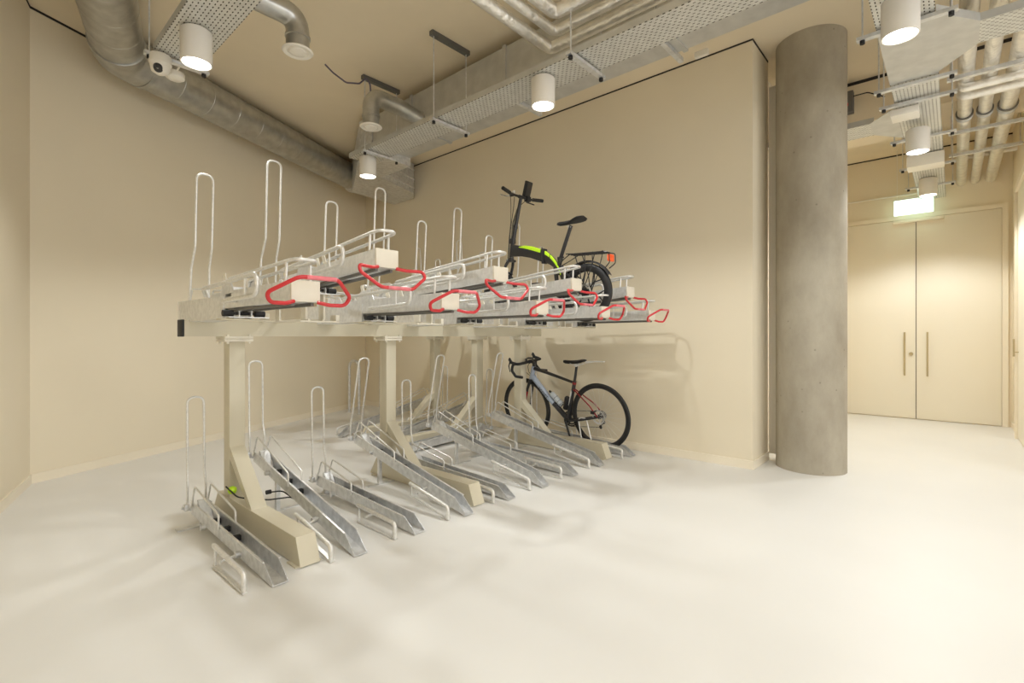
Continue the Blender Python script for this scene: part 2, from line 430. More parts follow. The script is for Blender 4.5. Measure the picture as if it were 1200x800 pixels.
hanger((8.05, .22), 'y', .24, 'last strut hanger before the exit sign', strut=False)
# long struts carrying pipes on the right
for k, (x, zz) in enumerate(((5.20, 3.2), (6.6, 3.2), (7.4, 3.2))):
    root = empty('pipe_hanger', (x, -.25, zz)); tag(root, ['nearest', 'middle', 'farthest'][k]+' strut hanger crossing under the foil wrapped corridor pipes', 'hanger', 'pipe hangers in the corridor')
    MB().box((0, 0, 0), (.04, .58, .03)).build('strut_bar', M['galv'], root)
    for y in (-.27, .27): MB().bar((0, y, -.02), (0, y, CEIL-zz if x != 6.3 else 0), .005, 8).build('threaded_rod', M['galv'], root)

# ------------------------------------------------------------------ foil wrapped pipes
def pipe(name, pts, r, label, rad=.06, group=None, n=20, m='foil'):
    o = MB().tube(rounded(pts, rad, 6), r, n).build(name, M[m], smooth=60); return tag(o, label, 'pipe', group)
G1 = 'foil pipes along the corridor'
for k, (y, r, z) in enumerate(((-.075, .052, 3.28), (-.215, .048, 3.28), (-.365, .058, 3.28))):
    pipe('insulated_pipe', [(3.0, y, z), (XD, y, z)], r, ['left', 'middle', 'right'][k]+' one of the three foil wrapped pipes ending at the wall above the double door', group=G1)
    for X in (6.30, 6.38):
        o = MB().lathe([(r+.001, -.012), (r+.012, -.008), (r+.012, .008), (r+.001, .012)], (X, y, z), 24, 'x').build('pipe_clamp', M['dark_strut' if X < 6.35 else 'galv'])
        tag(o, ('dark' if X < 6.35 else 'pale')+' band around the '+['left', 'middle', 'right'][k]+' foil corridor pipe', 'pipe clamp', 'bands around the corridor pipes')
for k, (x, z) in enumerate(((5.45, 3.20), (5.56, 3.17), (5.68, 3.21))):
    pipe('cross_pipe', [(x+.02, -.045, z+.10), (x, -.045, z), (x, YR-1.2, z)], .034, 'white wrapped pipe crossing to the right below the corridor pipes, '+['nearest', 'middle', 'farthest'][k]+' of three', rad=.04, group='white pipes crossing the corridor', n=14)
G2 = 'foil pipes turning above the long tray'
for k, (x, y, z, r) in enumerate(((2.96, 2.26, 3.34, .042), (2.84, 2.13, 3.36, .036), (2.70, 2.02, 3.38, .045))):
    pipe('insulated_pipe', [(-.42, y, z), (x, y, z), (x, -3.9, z)], r, ['outer', 'middle', 'inner'][k]+' of three foil wrapped pipes bending at right angles above the long cable tray', rad=.05, group=G2)
pipe('thin_pipe', [(3.02, 1.95, 3.42), (3.02, -3.9, 3.42)], .018, 'thin grey pipe between the foil pipes and the rectangular duct', n=12, m='galv')

# ------------------------------------------------------------------ ducts
d1 = Vector((.8995, .437, 0)); pA = Vector((.92, 5.35, 3.61)); dn = Vector((-.256, -.967, 0))
end = pA + d1*((4.05-.92)/.8995); end.z = 3.60
rd = empty('round_duct', (pA.x, pA.y, pA.z)); tag(rd, 'large galvanised spiral duct following the left wall under the ceiling', 'duct')
def spiral(mb, a, b, r, pitch=.32, n=64):
    a = Vector(a); b = Vector(b); L = (b-a).length; N = max(2, int(L/pitch)); pts = []; rad = []
    for i in range(N+1):
        for off, dr_ in ((-.006, 0), (-.003, .002), (.003, .002), (.006, 0)):
            t = i*pitch/L + off/L
            if 0 < t < 1: pts.append(a.lerp(b, t)); rad.append(r+dr_)
    pts = [a]+pts+[b]; rad = [r]+rad+[r]
    mb.tube(pts, r, n, radii=rad)
s1 = MB(); spiral(s1, d1*.16, end-pA, .185); s1.build('duct_run', M['duct'], rd, smooth=12)
s2 = MB(); spiral(s2, dn*.16, dn*6.0, .185); s2.build('duct_run', M['duct'], rd, smooth=12)
s3 = MB(); s3.tube(rounded([dn*.22, Vector((0, 0, 0)), d1*.22], .2, 8), .19, 40); s3.build('duct_elbow', M['duct'], rd, smooth=50)
for p, d in ((dn*.2, dn), (d1*.2, d1), (dn*1.2, dn)):
    MB().tube([p-d*.02, p-d*.018, p+d*.018, p+d*.02], .19, 40, radii=[.186, .197, .197, .186]).build('duct_collar', M['duct'], rd, smooth=40)
MB().tube([end-pA-d1*.14, end-pA-d1*.02, end-pA], .2, 40, radii=[.19, .20, .215]).build('duct_collar', M['galv'], rd, smooth=40)
# rectangular duct
q = empty('rectangular_duct', (3.2, 4.75, 3.40)); tag(q, 'large rectangular galvanised duct running beside the rear wall above the long tray', 'duct')
run = MB().b2((.004, -8.5, 0), (.546, .3, .33)); run.build('duct_run', M['galv_pale'], q)
for yy in (-6, -4.6, -3.2, -1.8, -.45): MB().b2((-.012, yy-.018, -.012), (.562, yy+.018, .342)).build('duct_flange', M['galv_pale'], q)
# corner fitting
cf = MB(); 
cf.prism([(0, .3), (.55, .3), (.55, .95), (1.30, 1.23), (1.46, 1.45), (1.46, 1.97), (.65, 1.85), (0, .57)], 'z', -.10, .34)
cf.build('duct_corner', M['galv'], q)
for zz in (-.03, .10, .24):
    MB().prism([(.545, .93), (.565, .93), (1.305, 1.215), (1.30, 1.24), (.55, .96)], 'z', zz, zz+.014).build('duct_rib', M['galv_bright'], q)
MB().b2((-.012, .28, -.09), (.0, .56, .345)).build('duct_plate', M['galv'], q)
for k, yy in enumerate((3.05, 1.62)):
    o = MB().box((3.5, yy, 3.378), (.68, .035, .035)).build('duct_bracket', M['galv']); tag(o, ['farther', 'nearer'][k]+' strut bracket holding the underside of the rectangular duct', 'bracket')
# diffusers
def diffuser(c, pts, label, r=.078, disc=.10):
    root = empty('air_diffuser', c); tag(root, label, 'air vent', 'round ceiling air outlets')
    MB().tube(rounded(pts, .13, 8), r, 28).build('duct_elbow', M['duct'], root, smooth=50)
    for p0, ax in ((Vector((0, 0, .10)), Vector((0, 0, 1))), (Vector(pts[-1]), (Vector(pts[-1])-Vector(pts[-2])).normalized())):
        MB().tube([p0-ax*.012, p0-ax*.008, p0+ax*.008, p0+ax*.012], r, 28, radii=[r+.001, r+.007, r+.007, r+.001]).build('duct_collar', M['duct'], root)
    MB().lathe([(r-.01, .012), (disc, .006), (disc+.004, 0), (disc-.004, -.008), (disc-.03, -.004), (disc-.034, .004), (disc-.042, .004), (disc-.046, -.010), (.02, -.016), (0, -.016)], n=40).build('vent_disc', M['plastic_white'], root, smooth=50)
diffuser((1.60, 3.47, 3.20), [(0, 0, .01), (0, 0, .24), (-.34, 0, .24), (-.62, 0, .24)], 'round white air outlet on a curved duct beside the upper left cable tray')
diffuser((2.62, 4.15, 3.18), [(0, 0, .01), (0, 0, .30), (.3, 0, .30), (.58, 0, .26)], 'round white air outlet on a curved duct feeding from the rectangular duct')

# dome camera
dc = empty('dome_camera', (.90, 3.98, 3.01)); tag(dc, 'white dome security camera with dark lens under the tray end', 'security camera')
MB().lathe([(0, .058), (.060, .058), (.066, .05), (.066, .0), (.060, -.004), (.058, -.02), (.050, -.052), (.024, -.068), (0, -.070)], n=36).build('camera_housing', M['plastic_white'], dc, smooth=50)
e_ = MB(); e_.tube([(-.012, -.022, -.030), (-.022, -.040, -.055)], .03, 24, radii=[.037, .024]); e_.build('camera_lens', M['frame_black'], dc)
sd = MB().bar((0, 0, .02), (0, -.12, .038), .006).bar((0, -.12, .03), (0, -.12, .045), .008).lathe([(0, .03), (.055, .03), (.06, .02), (.058, -.008), (.04, -.02), (0, -.022)], n=36).build('smoke_detector', M['plastic_white']); sd.location = (1.02, 4.12, 3.02)
tag(sd, 'flat white round detector just behind the dome camera', 'detector')
# hanging cable on the ceiling
cb = [(2.34, 4.50, 3.79), (2.40, 4.46, 3.72), (2.52, 4.43, 3.66), (2.66, 4.42, 3.70), (2.74, 4.42, 3.79), (2.78, 4.42, 3.74), (2.79, 4.40, 3.5)]
o = MB().tube(rounded(cb, .05, 4), .008, 8).build('hanging_cable', M['pur']); tag(o, 'loose purple grey cable sagging from the ceiling beside the far air outlet', 'cable')
# small electrical boxes
def ebox(name, loc, d, m, label, cat):
    r_ = empty(name, loc); tag(r_, label, cat)
    MB().box((0, 0, 0), d, bev=.004).build('box_body', M[m], r_); return r_
eb = ebox('junction_box', (6.15, .87, 3.60), (.08, .20, .22), 'dark_strut', 'dark junction box on the beam behind the concrete column', 'electrical box')
MB().box((-.042, -.045, -.03), (.008, .03, .03)).build('indicator', M['red'], eb)
MB().tube(rounded([(-.02, -.1, .05), (-.02, -.22, .05), (-.02, -.36, -.04)], .05), .006, 8).build('wire', M['black'], eb)
eb = ebox('emergency_light', (5.22, .30, 3.02), (.18, .18, .055), 'plastic_white', 'small white box light under the corridor tray beside its branch', 'emergency light')
eb = ebox('relay_box', (6.75, .22, 3.01), (.22, .30, .12), 'plastic_white', 'white box hung under the corridor tray between two downlights', 'electrical box')
o = MB().b2((4.56, 1.68, CEIL-.05), (4.60, 1.80, CEIL)).build('ceiling_clip', M['plastic_white']); tag(o, 'small white clip on the ceiling above the pier corner', 'clip')

# ------------------------------------------------------------------ rack frames
def rack_frame(root, x0, x1, posts, y0, y1, foot_f, foot_r, bz=1.18, brackets=(), skew=0.0):
    """local: beam along x, feet along y (front is -y)"""
    
    dyb = lambda x: skew*(x-x0)/(x1-x0)
    MB().prism([(x0, y0), (x1, y0+skew), (x1, y1+skew), (x0, y1)], 'z', bz, bz+.10).build('beam', M['cream_metal'], root)
    MB().b2((x0-.012, y0-.001, bz-.002), (x0, y1+.001, bz+.102), bev=.003).build('beam_end_cap', M['black'], root)
    Y0_, Y1_ = y0, y1
    for px in posts:
        fx = px-(.055 if skew and px > 4 else 0)
        y0 = Y0_+dyb(px); y1 = Y1_+dyb(px);
        MB().b2((px-.048, y0+.0, .14), (px+.048, y1, bz-.035), bev=.004).build('post', M['cream_metal'], root)
        tp = MB(); tp.b2((px-.085, y0-.035, bz-.035), (px+.085, y1+.035, bz-.018), bev=.002); tp.b2((px-.085, y0-.035, bz-.016), (px+.085, y1+.035, bz), bev=.002)
        for sx in (-.065, .065):
            for sy in (y0-.022, y1+.022): tp.cyl((px+sx, sy, bz-.018), .009, .06, 6)
        tp.build('post_head_plate', M['end_white'], root)
        ft = MB(); ft.prism([(foot_f, 0.006), (foot_f+.055, .145), (foot_r-.09, .145), (foot_r, .006)], 'x', fx-.052, fx+.052)
        ft.b2((fx-.07, foot_f+.02, 0), (fx+.07, foot_f+.12, .007)); ft.b2((px-.085, foot_r-.2, 0), (px+.085, foot_r-.06, .007))
        ft.build('foot', M['cream_metal'], root)
        br = MB(); br.prism([(y0, .47), (y0, .39), (y0-.30, .14), (y0-.36, .14)], 'x', px-.045, px+.045)
        br.build('brace', M['cream_metal'], root)
    y0, y1 = Y0_, Y1_
    for bx, hi in brackets:
        # cross plate on two arms under the sliding channel; a riser where the channel sits high
        a = MB(); zt = bz+.10
        for sx in (-.045, .045): a.b2((bx+sx-.006, y0-.64, zt-.008), (bx+sx+.006, y1, zt+.003))
        a.b2((bx-.11, y0-.67, zt-.016), (bx+.13, y0-.60, zt-.008)); a.b2((bx+.108, y0-.67, zt-.010), (bx+.13, y0-.60, zt+.028))
        if hi:
            for yy in (y0+.02, y0-.60):
                zz = .105 if yy > y0 else .155
                for sx in (-.055, .055): a.b2((bx+sx-.006, yy-.03, zt), (bx+sx+.006, yy+.03, zt+zz))
        a.build('tray_bracket', M['cream_metal'] if not hi else M['end_white'], root)
X0, DX = 1.0, .4125
XS = [X0+DX*i for i in range(9)]
XL = [1.015, 1.44, 1.835, 2.24, 2.66, 3.06, 3.47, 3.89, 4.405]
Y0, Y1 = 3.46, 3.56
r1 = empty('bike_rack_frame', (0, 0, 0)); tag(r1, 'stone coloured steel frame with three posts carrying the front row of upper bike trays', 'bike rack')
rack_frame(r1, .905, 4.56, (1.205, 2.42, 4.222), Y0, Y1, 2.47, 3.76, skew=.155, brackets=[(x, i % 2) for i, x in enumerate(XS)])
# second rack against the rear wall, turned a quarter: local x -> world -y, local y -> world +x
YS2 = [5.35, 4.945, 4.54, 4.135]
r2 = empty('bike_rack_frame', (0, 0, 0), -PI/2); tag(r2, 'stone coloured steel frame with two posts standing near the rear wall behind the front rack', 'bike rack')
rack_frame(r2, -5.55, -3.97, (-5.0, -4.22), 4.05, 4.15, 3.05, 4.35, brackets=[(-y, 1-i % 2) for i, y in enumerate(YS2)])

# ------------------------------------------------------------------ trays for bikes
def channel(mb, stations, w=.064, t=.007, fl=.008):
    secs = []
    for (y, zb, h) in stations:
        prof = [(-w, h), (-w, 0), (w, 0), (w, h), (w-t, h), (w-t-fl, .010), (-w+t+fl, .010), (-w+t, h)]
        secs.append([(x, y, zb+min(z, h) if z != .010 else zb+min(.010, h*.5)) for x, z in prof])
    mb.loft(secs)
def lower_tray(high, lean=0.0):
    root = empty('lower_bike_tray', (0, 0, 0))
    L = 1.36 if high else 1.21
    rise = .285 if high else .055
    def zb(y): return .004+rise*y/L
    H = .078
    ch = MB(); channel(ch, [(0, zb(0), .012), (.10, zb(.1), H), (L*.5, zb(L*.5), H), (L, zb(L), H)], w=.038, t=.005, fl=.003)
    ch.build('wheel_channel', M['galv'], root)
    lip = MB()
    for s in (-1, 1):
        lip.loft([[(s*.034, y, zb(y)+H), (s*.045, y, zb(y)+H), (s*.045, y, zb(y)+H+.004), (s*.034, y, zb(y)+H+.004)] for y in (.10, L)])
    lip.build('channel_lip', M['galv_bright'], root)
    fp = MB(); fp.box((0, .03, .006), (.04, .02, .011)); fp.build('rubber_foot', M['black'], root)
    # wheel guards
    for s in (-1, 1):
        x = s*.044; ya = L-.02; yb = .70 if not high else .78
        MB().tube(rounded([(x, ya, zb(ya)+H-.03), (x, ya-.07, zb(ya)+H+.115), (x, yb, zb(yb)+H+.062), (x, yb, zb(yb)+H-.02)], .025, 4), .0058, 8).build('wheel_guard', M['galv_tube'], root)
    # tall loop
    yl = L+.035; z0 = zb(L)+.04
    top = .79 if not high else 1.0
    xo = .047
    p = [(-xo-.006, yl, z0), (-xo-.004, yl-.005, z0+.13), (-xo, yl+.012-lean*.25, z0+.22), (-xo, yl+.02-lean, top), (xo, yl+.02-lean, top), (xo, yl+.012-lean*.25, z0+.22), (xo+.004, yl-.005, z0+.13), (xo+.006, yl, z0)]
    MB().tube(rounded(p, [.03, .03, .046, .046, .03, .03], 7), .0072, 10).build('wheel_loop', M['galv_tube'], root)
    lb = MB()
    for s in (-1, 1):
        lb.box((s*(xo+.012), yl-.01, z0), (.026, .045, .04), bev=.003); lb.cyl((s*(xo+.03), yl-.01, z0), .008, .016, 6, 'x')
    lb.box((0, yl-.03, z0-.012), (.09, .012, .02))
    lb.build('loop_clamp', M['galv'], root)
    # wheel stops inside the channel
    for y in (L-.30, L-.46, L-.62):
        wc = MB().box((0, y, zb(y)+.030), (.062, .030, .030), bev=.003)
        wc.build('wheel_stop', M['black'], root)
    pl = MB(); yy = L-.13; pl.prism([(yy-.06, zb(yy)+.01), (yy+.04, zb(yy)+.01), (yy+.05, zb(yy)+.11), (yy+.03, zb(yy)+.11)], 'x', -.029, .029)
    pl.build('stop_plate', M['galv'], root)
    # supports
    sp = MB()
    if high:
        sp.b2((-.013, L-.33, .006), (.013, L-.304, zb(L-.32)+.004)); sp.b2((-.11, L-.332, 0), (.17, L-.300, .007))
        for yy_, r_, dz_ in ((L-.27, .014, .02), (.42, .016, .01)): MB().cyl((-.05, yy_, zb(yy_)+dz_), r_, .03, 12, 'x').build('clamp_bolt', M['galv'], root)
    else:
        sp.b2((-.14, L-.11, 0), (.05, L-.05, .008)); sp.b2((-.015, L-.095, .004), (.015, L-.065, .06))
        for yy_ in (L-.26, .40): MB().cyl((-.05, yy_, .045), .018, .025, 14, 'x').build('clamp_bolt', M['galv'], root)
    sp.build('support_leg', M['galv'], root)
    # locking hoop standing to the left of the channel
    hx = -.145; ya, yb = .045, .45
    zr = .108 if not high else .155; zf = .092 if not high else .082; bb0 = .0 if not high else .07
    hp = MB()
    hp.tube(rounded([(hx, yb, zr), (hx, ya, zf), (hx, ya+.004, .022)], .045, 7), .0125, 12)
    hp.loft([[(hx-.011, y, z), (hx+.011, y, z), (hx+.011, y, z+.010), (hx-.011, y, z+.010)] for y, z in ((ya-.012, .003), (yb-.01, bb0+.003))])
    hp.bar((hx, ya+.004, .05), (hx, ya+.002, .006), .0125, 12)
    hp.bar((hx, yb-.02, bb0+.008), (hx, yb-.02, zr), .006, 8)
    hp.tube([(hx, .36, .052+bb0*.7), (-.036, .40, .045+bb0)], .0075, 10)
    hp.build('lock_hoop', M['galv_tube'], root)
    return root

def upper_tray(high):
    root = empty('upper_bike_tray', (0, 0, 0))
    tilt = .058 if high else .003
    def T(y): return -tilt*y
    H = .090
    ch = MB(); channel(ch, [(.012, .02, H), (.10, .02+T(.1), H)], w=.062)
    # floor is open near the front so the wheel can drop in
    for s in (-1, 1):
        ch.loft([[(s*.062, y, .02+T(y)), (s*.055, y, .02+T(y)), (s*.055, y, .02+H+T(y)), (s*.062, y, .02+H+T(y))] for y in (.10, .42)])
    channel(ch, [(.42, .02+T(.42), H), (.75, .02+T(.75), H), (1.0, .02+T(1.0), H)], w=.062)
    ch.build('wheel_channel', M['galv_bright'], root)
    bs = MB(); channel(bs, [(.80, -.03+T(.80), .115), (1.2, -.037+T(1.2), .128), (1.60, -.04+T(1.60), .135)], w=.068)
    bs.build('sliding_rail', M['galv_bright'], root)
    sk = MB()
    for s in (-1, 1): sk.loft([[(s*.05, y, .004+T(y)), (s*.035, y, .004+T(y)), (s*.035, y, .018+T(y)), (s*.05, y, .018+T(y))] for y in (.03, .83)])
    sk.build('slide_strip', M['dark_strut'], root)
    MB().box((0, .006, .065), (.128, .014, .092), bev=.003).build('end_plate', M['end_white'], root)
    # rollers
    ro = MB(); yr = .70
    for s in (-1, 1): ro.cyl((s*.078, yr, -.008+T(yr)), .0165, .05, 16, 'x')
    ro.cyl((0, yr, -.008+T(yr)), .008, .16, 10, 'x'); ro.build('roller', M['black'], root)
    rb = MB(); rb.box((.02, yr, -.028+T(yr)), (.20, .05, .005)); rb.box((-.03, yr, -.008+T(yr)), (.004, .05, .035)); rb.box((.03, yr, -.008+T(yr)), (.004, .05, .035))
    rb.build('roller_bracket', M['galv_bright'], root)
    # red pull handle
    if high:
        p = [(-.052, .004, .020), (-.10, -.016, .012), (-.182, -.045, .012), (-.188, -.06, -.02), (-.09, -.085, -.088), (.09, -.085, -.088), (.188, -.06, -.02), (.182, -.045, .012), (.10, -.016, .012), (.052, .004, .020)]
        g0, g1 = (-.055, -.085, -.088), (.075, -.085, -.088)
    else:
        p = [(-.052, .004, .020), (-.095, -.018, .008), (-.165, -.03, .008), (-.184, -.045, .045), (-.085, -.12, .112), (.085, -.12, .112), (.184, -.045, .045), (.165, -.03, .008), (.095, -.018, .008), (.052, .004, .020)]
        g0, g1 = (-.055, -.12, .112), (.075, -.12, .112)
    hd = MB().tube(rounded(p, .06, 6), .0086, 12).build('pull_handle', M['red'], root)
    MB().bar(g0, g1, .0095, 14).build('grip_sleeve', M['red_worn'], hd)
    # front guide rail, a long U of tube over the channel
    yb = .80
    z1, z0 = .200, .185
    p = [(-.052, yb, .10+T(yb)), (-.052, yb-.04, z0-.01+T(yb)), (-.052, -.01, z1), (.052, -.01, z1), (.052, yb-.04, z0-.01+T(yb)), (.052, yb, .10+T(yb))]
    gr = MB(); gr.tube(rounded(p, [.03, .05, .05, .03], 7), .0085, 12)
    for s in (-1, 1): gr.bar((s*.055, .075, .09), (s*.053, .07, z1-.004), .0065, 10)
    gr.build('guide_rail', M['galv_tube'], root)
    # locking hoop on the left side
    hx = -.125
    hp = MB()
    hp.tube(rounded([(hx+.03, .98, .095+T(.98)), (hx, .92, .128+T(.92)), (hx, .20, .150+T(.2)), (hx, .205, .055+T(.2)), (hx, .62, .045+T(.6))], [.03, .045, .045], 7), .0105, 12)
    hp.bar((hx, .58, .05+T(.58)), (-.06, .62, .05+T(.6)), .0075, 10); hp.bar((hx, .34, .052+T(.3)), (hx, .34, .142+T(.3)), .005, 8)
    hp.build('lock_hoop', M['galv_tube'], root)
    # wheel clamp: two raised flat arms and a side plate
    for s in (-1, 1):
        for yc, zc_, hh in ((.80, .145, .13), (.53, .125, .10)):
            MB().box((s*.052, yc, zc_+T(yc)), (.006, .030, hh), Matrix.Rotation(R(-24), 3, 'X')).build('clamp_arm', M['end_white'], root)
    sp = MB(); sp.prism([(.66, .10+T(.7)), (.84, .09+T(.8)), (.83, .165+T(.8)), (.72, .175+T(.7))], 'x', -.064, -.058)
    sp.prism([(.66, .10+T(.7)), (.84, .09+T(.8)), (.83, .165+T(.8)), (.72, .175+T(.7))], 'x', .058, .064)
    sp.box((0, .74, .105+T(.74)), (.124, .08, .05)); sp.build('side_plate', M['galv_bright'], root)
    # rear tall loop
    xo = .045; o = T(1.5)
    p = [(-xo-.008, 1.43, .06+o), (-xo-.004, 1.405, .30+o), (-xo, 1.345, .42+o), (-xo, 1.315, .858), (xo, 1.315, .858), (xo, 1.345, .42+o), (xo+.004, 1.405, .30+o), (xo+.008, 1.43, .06+o)]
    MB().tube(rounded(p, [.05, .05, .044, .044, .05, .05], 7), .0070, 10).build('wheel_loop', M['galv_tube'], root)
    # small rear guards
    for s in (-1, 1):
        MB().tube(rounded([(s*.058, 1.40, .09+T(1.4)), (s*.058, 1.36, .16+T(1.4)), (s*.058, 1.10, .145+T(1.1)), (s*.058, 1.06, .09+T(1.1))], .03, 5), .0058, 8).build('wheel_guard', M['galv_tube'], root)
    return root

ordn = ['nearest', 'second', 'third', 'fourth', 'fifth', 'sixth', 'seventh', 'eighth', 'ninth']
lt_low, lt_high, lt_lean = lower_tray(False), lower_tray(True), lower_tray(True, .15)
used = set()
def put(proto, loc, rz, label, cat, group):
    if proto.name in used: o = copy_tree(proto)
    else: o = proto; used.add(proto.name)
    o.location = loc; o.rotation_euler = (0, 0, rz); return tag(o, label, cat, group)
low_lb = ['flat floor level bike tray at the left end of the front row',
 'raised sloping bike tray just right of the first post foot',
 'flat floor level bike tray midway between the first and second posts',
 'raised sloping bike tray immediately left of the second post foot',
 'flat floor level bike tray immediately right of the second post foot',
 'raised sloping bike tray midway between the second and third post feet',
 'flat floor level bike tray, two trays left of the third post foot',
 'raised sloping bike tray in front of the road bike, beside the third post foot',
 'flat floor level bike tray holding the road bike']
up_lb = ['low upper bike tray with red handle at the left end of the row',
 'high upper bike tray with hanging red handle, leftmost of the high ones',
 'low upper bike tray with raised red handle, second low one from the left',
 'high upper bike tray with hanging red handle, just left of the folding bike stem',
 'low upper bike tray with red handle, middle of the five low ones',
 'high upper bike tray whose red handle hangs below the folding bike',
 'low upper bike tray holding the folding bike by its wheels',
 'high upper bike tray right behind the folding bike rear wheel',
 'low upper bike tray at the far right end of the upper row']
up_low, up_high = upper_tray(False), upper_tray(True)
for i, x in enumerate(XS):
    hi = i % 2
    p = lt_low if not hi else (lt_high if i == 1 else lt_lean)
    put(p, (XL[i], 2.38 if i != 8 else 2.34, 0), 0, low_lb[i], 'bike tray', 'lower bike trays of the front rack')
    put(up_high if hi else up_low, (x, 2.09, 1.31 if not hi else 1.50), 0, up_lb[i], 'bike tray', 'upper bike trays of the front rack')
r2_lb = ['farthest', 'second farthest', 'third farthest', 'closest']
for i, y in enumerate(YS2):
    hi = (i % 2 == 0)
    put(lt_high if hi else lt_low, (2.96, y, 0), -PI/2, r2_lb[i]+' floor tray of the rear wall rack, '+('raised and sloping' if hi else 'lying flat'), 'bike tray', 'lower bike trays of the rear wall rack')
    put(up_high if hi else up_low, (2.78, y, 1.50 if hi else 1.31), -PI/2, r2_lb[i]+' upper tray of the rear wall rack, '+('one of the high pair' if hi else 'one of the low pair'), 'bike tray', 'upper bike trays of the rear wall rack')

# wall hoops
for k, (x, ya, yb) in enumerate(((4.05, 7.02, 6.74), (4.18, 6.36, 6.10))):
    o = empty('bike_stand', (x, (ya+yb)/2, 0)); tag(o, ['grey steel hoop stand deepest in the corner', 'grey steel hoop stand partly behind the second rack post'][k], 'bike stand', 'steel hoop stands in the far corner')
    h_ = (ya-yb)/2
    MB().tube(rounded([(0, h_, .004), (0, h_, .80), (0, -h_, .80), (0, -h_, .004)], .125, 10), .021, 16).build('hoop', M['galv'], o)
    for s in (-1, 1): MB().cyl((0, s*h_, .004), .05, .008, 24).build('base_flange', M['galv'], o)

# cable lock lying on the first foot
cl = empty('cable_lock', (1.29, 3.2, .15)); tag(cl, 'black cable bike lock lying across the first rack foot', 'bike lock')
pts = [(-.19, .16, .10), (-.16, .06, .05), (-.09, .0, .03), (0, -.02, .012), (.10, -.06, .012), (.20, -.10, -.02), (.29, -.17, -.10), (.31, -.10, -.14), (.24, 0, -.10), (.13, .10, .012), (.07, .13, .012)]
MB().tube(rounded(pts, .06, 4), .0045, 8).build('cable', M['black'], cl)
MB().cyl((.055, .135, .014), .014, .03, 14, 'x').build('cable_end', M['black'], cl)
yl = MB().lathe([(0, -.022), (.02, -.018), (.026, -.004), (.024, .014), (.012, .022), (0, .024)], n=20).build('lock_knob', M['lime'], smooth=60)  # yellow green cap belonging with the cable lock
yl.location = (1.13, 3.34, .225); tag(yl, 'small bright yellow green knob on the guard of the nearest floor tray', 'lock knob')

# ------------------------------------------------------------------ bikes: local x forward, y left, z up
def wheel(mb_parent, name, c, r, tw, rim, spokes=24, hub=.022, tyre_m='black', rim_m='satin_black', disc=None, spoke_m='galv_tube'):
    c = Vector(c)
    n = 72; ty = MB()
    def ring(rr, w, dz_=0): return [(c.x+rr*math.cos(2*PI*k/n), c.y+w, c.z+rr*math.sin(2*PI*k/n)) for k in range(n)]
    prof = [(r-tw*1.0, -tw*.42), (r-tw*.5, -tw*.5), (r-tw*.12, -tw*.32), (r, 0), (r-tw*.12, tw*.32), (r-tw*.5, tw*.5), (r-tw*1.0, tw*.42)]
    ty.lathe([(p[0], p[1]) for p in prof], c, n, 'y', closed=True)
    t = ty.build('tyre', M[tyre_m], mb_parent, smooth=60)
    rm = MB(); r0 = r-tw
    rm.lathe([(r0+.004, -.010), (r0-rim, -.006), (r0-rim-.003, 0), (r0-rim, .006), (r0+.004, .010)], c, n, 'y', closed=True)
    rm.build('rim', M[rim_m], t, smooth=60)
    sp = MB()
    for k in range(spokes):
        a = 2*PI*k/spokes; b_ = a+(.32 if k % 4 < 2 else -.32); s = .022 if k % 2 else -.022
        sp.bar((c.x+hub*math.cos(b_), c.y+s, c.z+hub*math.sin(b_)), (c.x+(r0-rim)*math.cos(a), c.y, c.z+(r0-rim)*math.sin(a)), .0011, 5)
    sp.build('spokes', M[spoke_m], t)
    MB().lathe([(.009, -.048), (.009, -.034), (.026, -.026), (.014, -.012), (.014, .012), (.026, .026), (.009, .034), (.009, .048)], c, 20, 'y').build('hub', M['satin_black'], t)
    if disc:
        d = MB(); d.lathe([(disc, .034), (disc, .036), (disc-.016, .036), (disc-.016, .034)], c, 40, 'y', closed=True)
        for k in range(6):
            a = k*PI/3; d.bar((c.x+.014*math.cos(a), c.y+.035, c.z+.014*math.sin(a)), (c.x+(disc-.01)*math.cos(a+.4), c.y+.035, c.z+(disc-.01)*math.sin(a+.4)), .003, 6)
        d.build('brake_disc', M['chrome'], t)
    return t

def rim_word(parent, text, loc, size, m, rot):
    cu = bpy.data.curves.new('lettering', 'FONT'); cu.body = text; cu.size = size; cu.extrude = .0008; cu.align_x = 'CENTER'; cu.align_y = 'CENTER'
    o = bpy.data.objects.new('lettering', cu); C.objects.link(o)
    dg = bpy.context.evaluated_depsgraph_get(); me = bpy.data.meshes.new_from_object(o.evaluated_get(dg))
    bpy.data.objects.remove(o)
    me.materials.clear(); me.materials.append(m)
    q_ = bpy.data.objects.new('lettering', me); C.objects.link(q_); q_.parent = parent; q_.location = loc; q_.rotation_euler = rot
    return q_

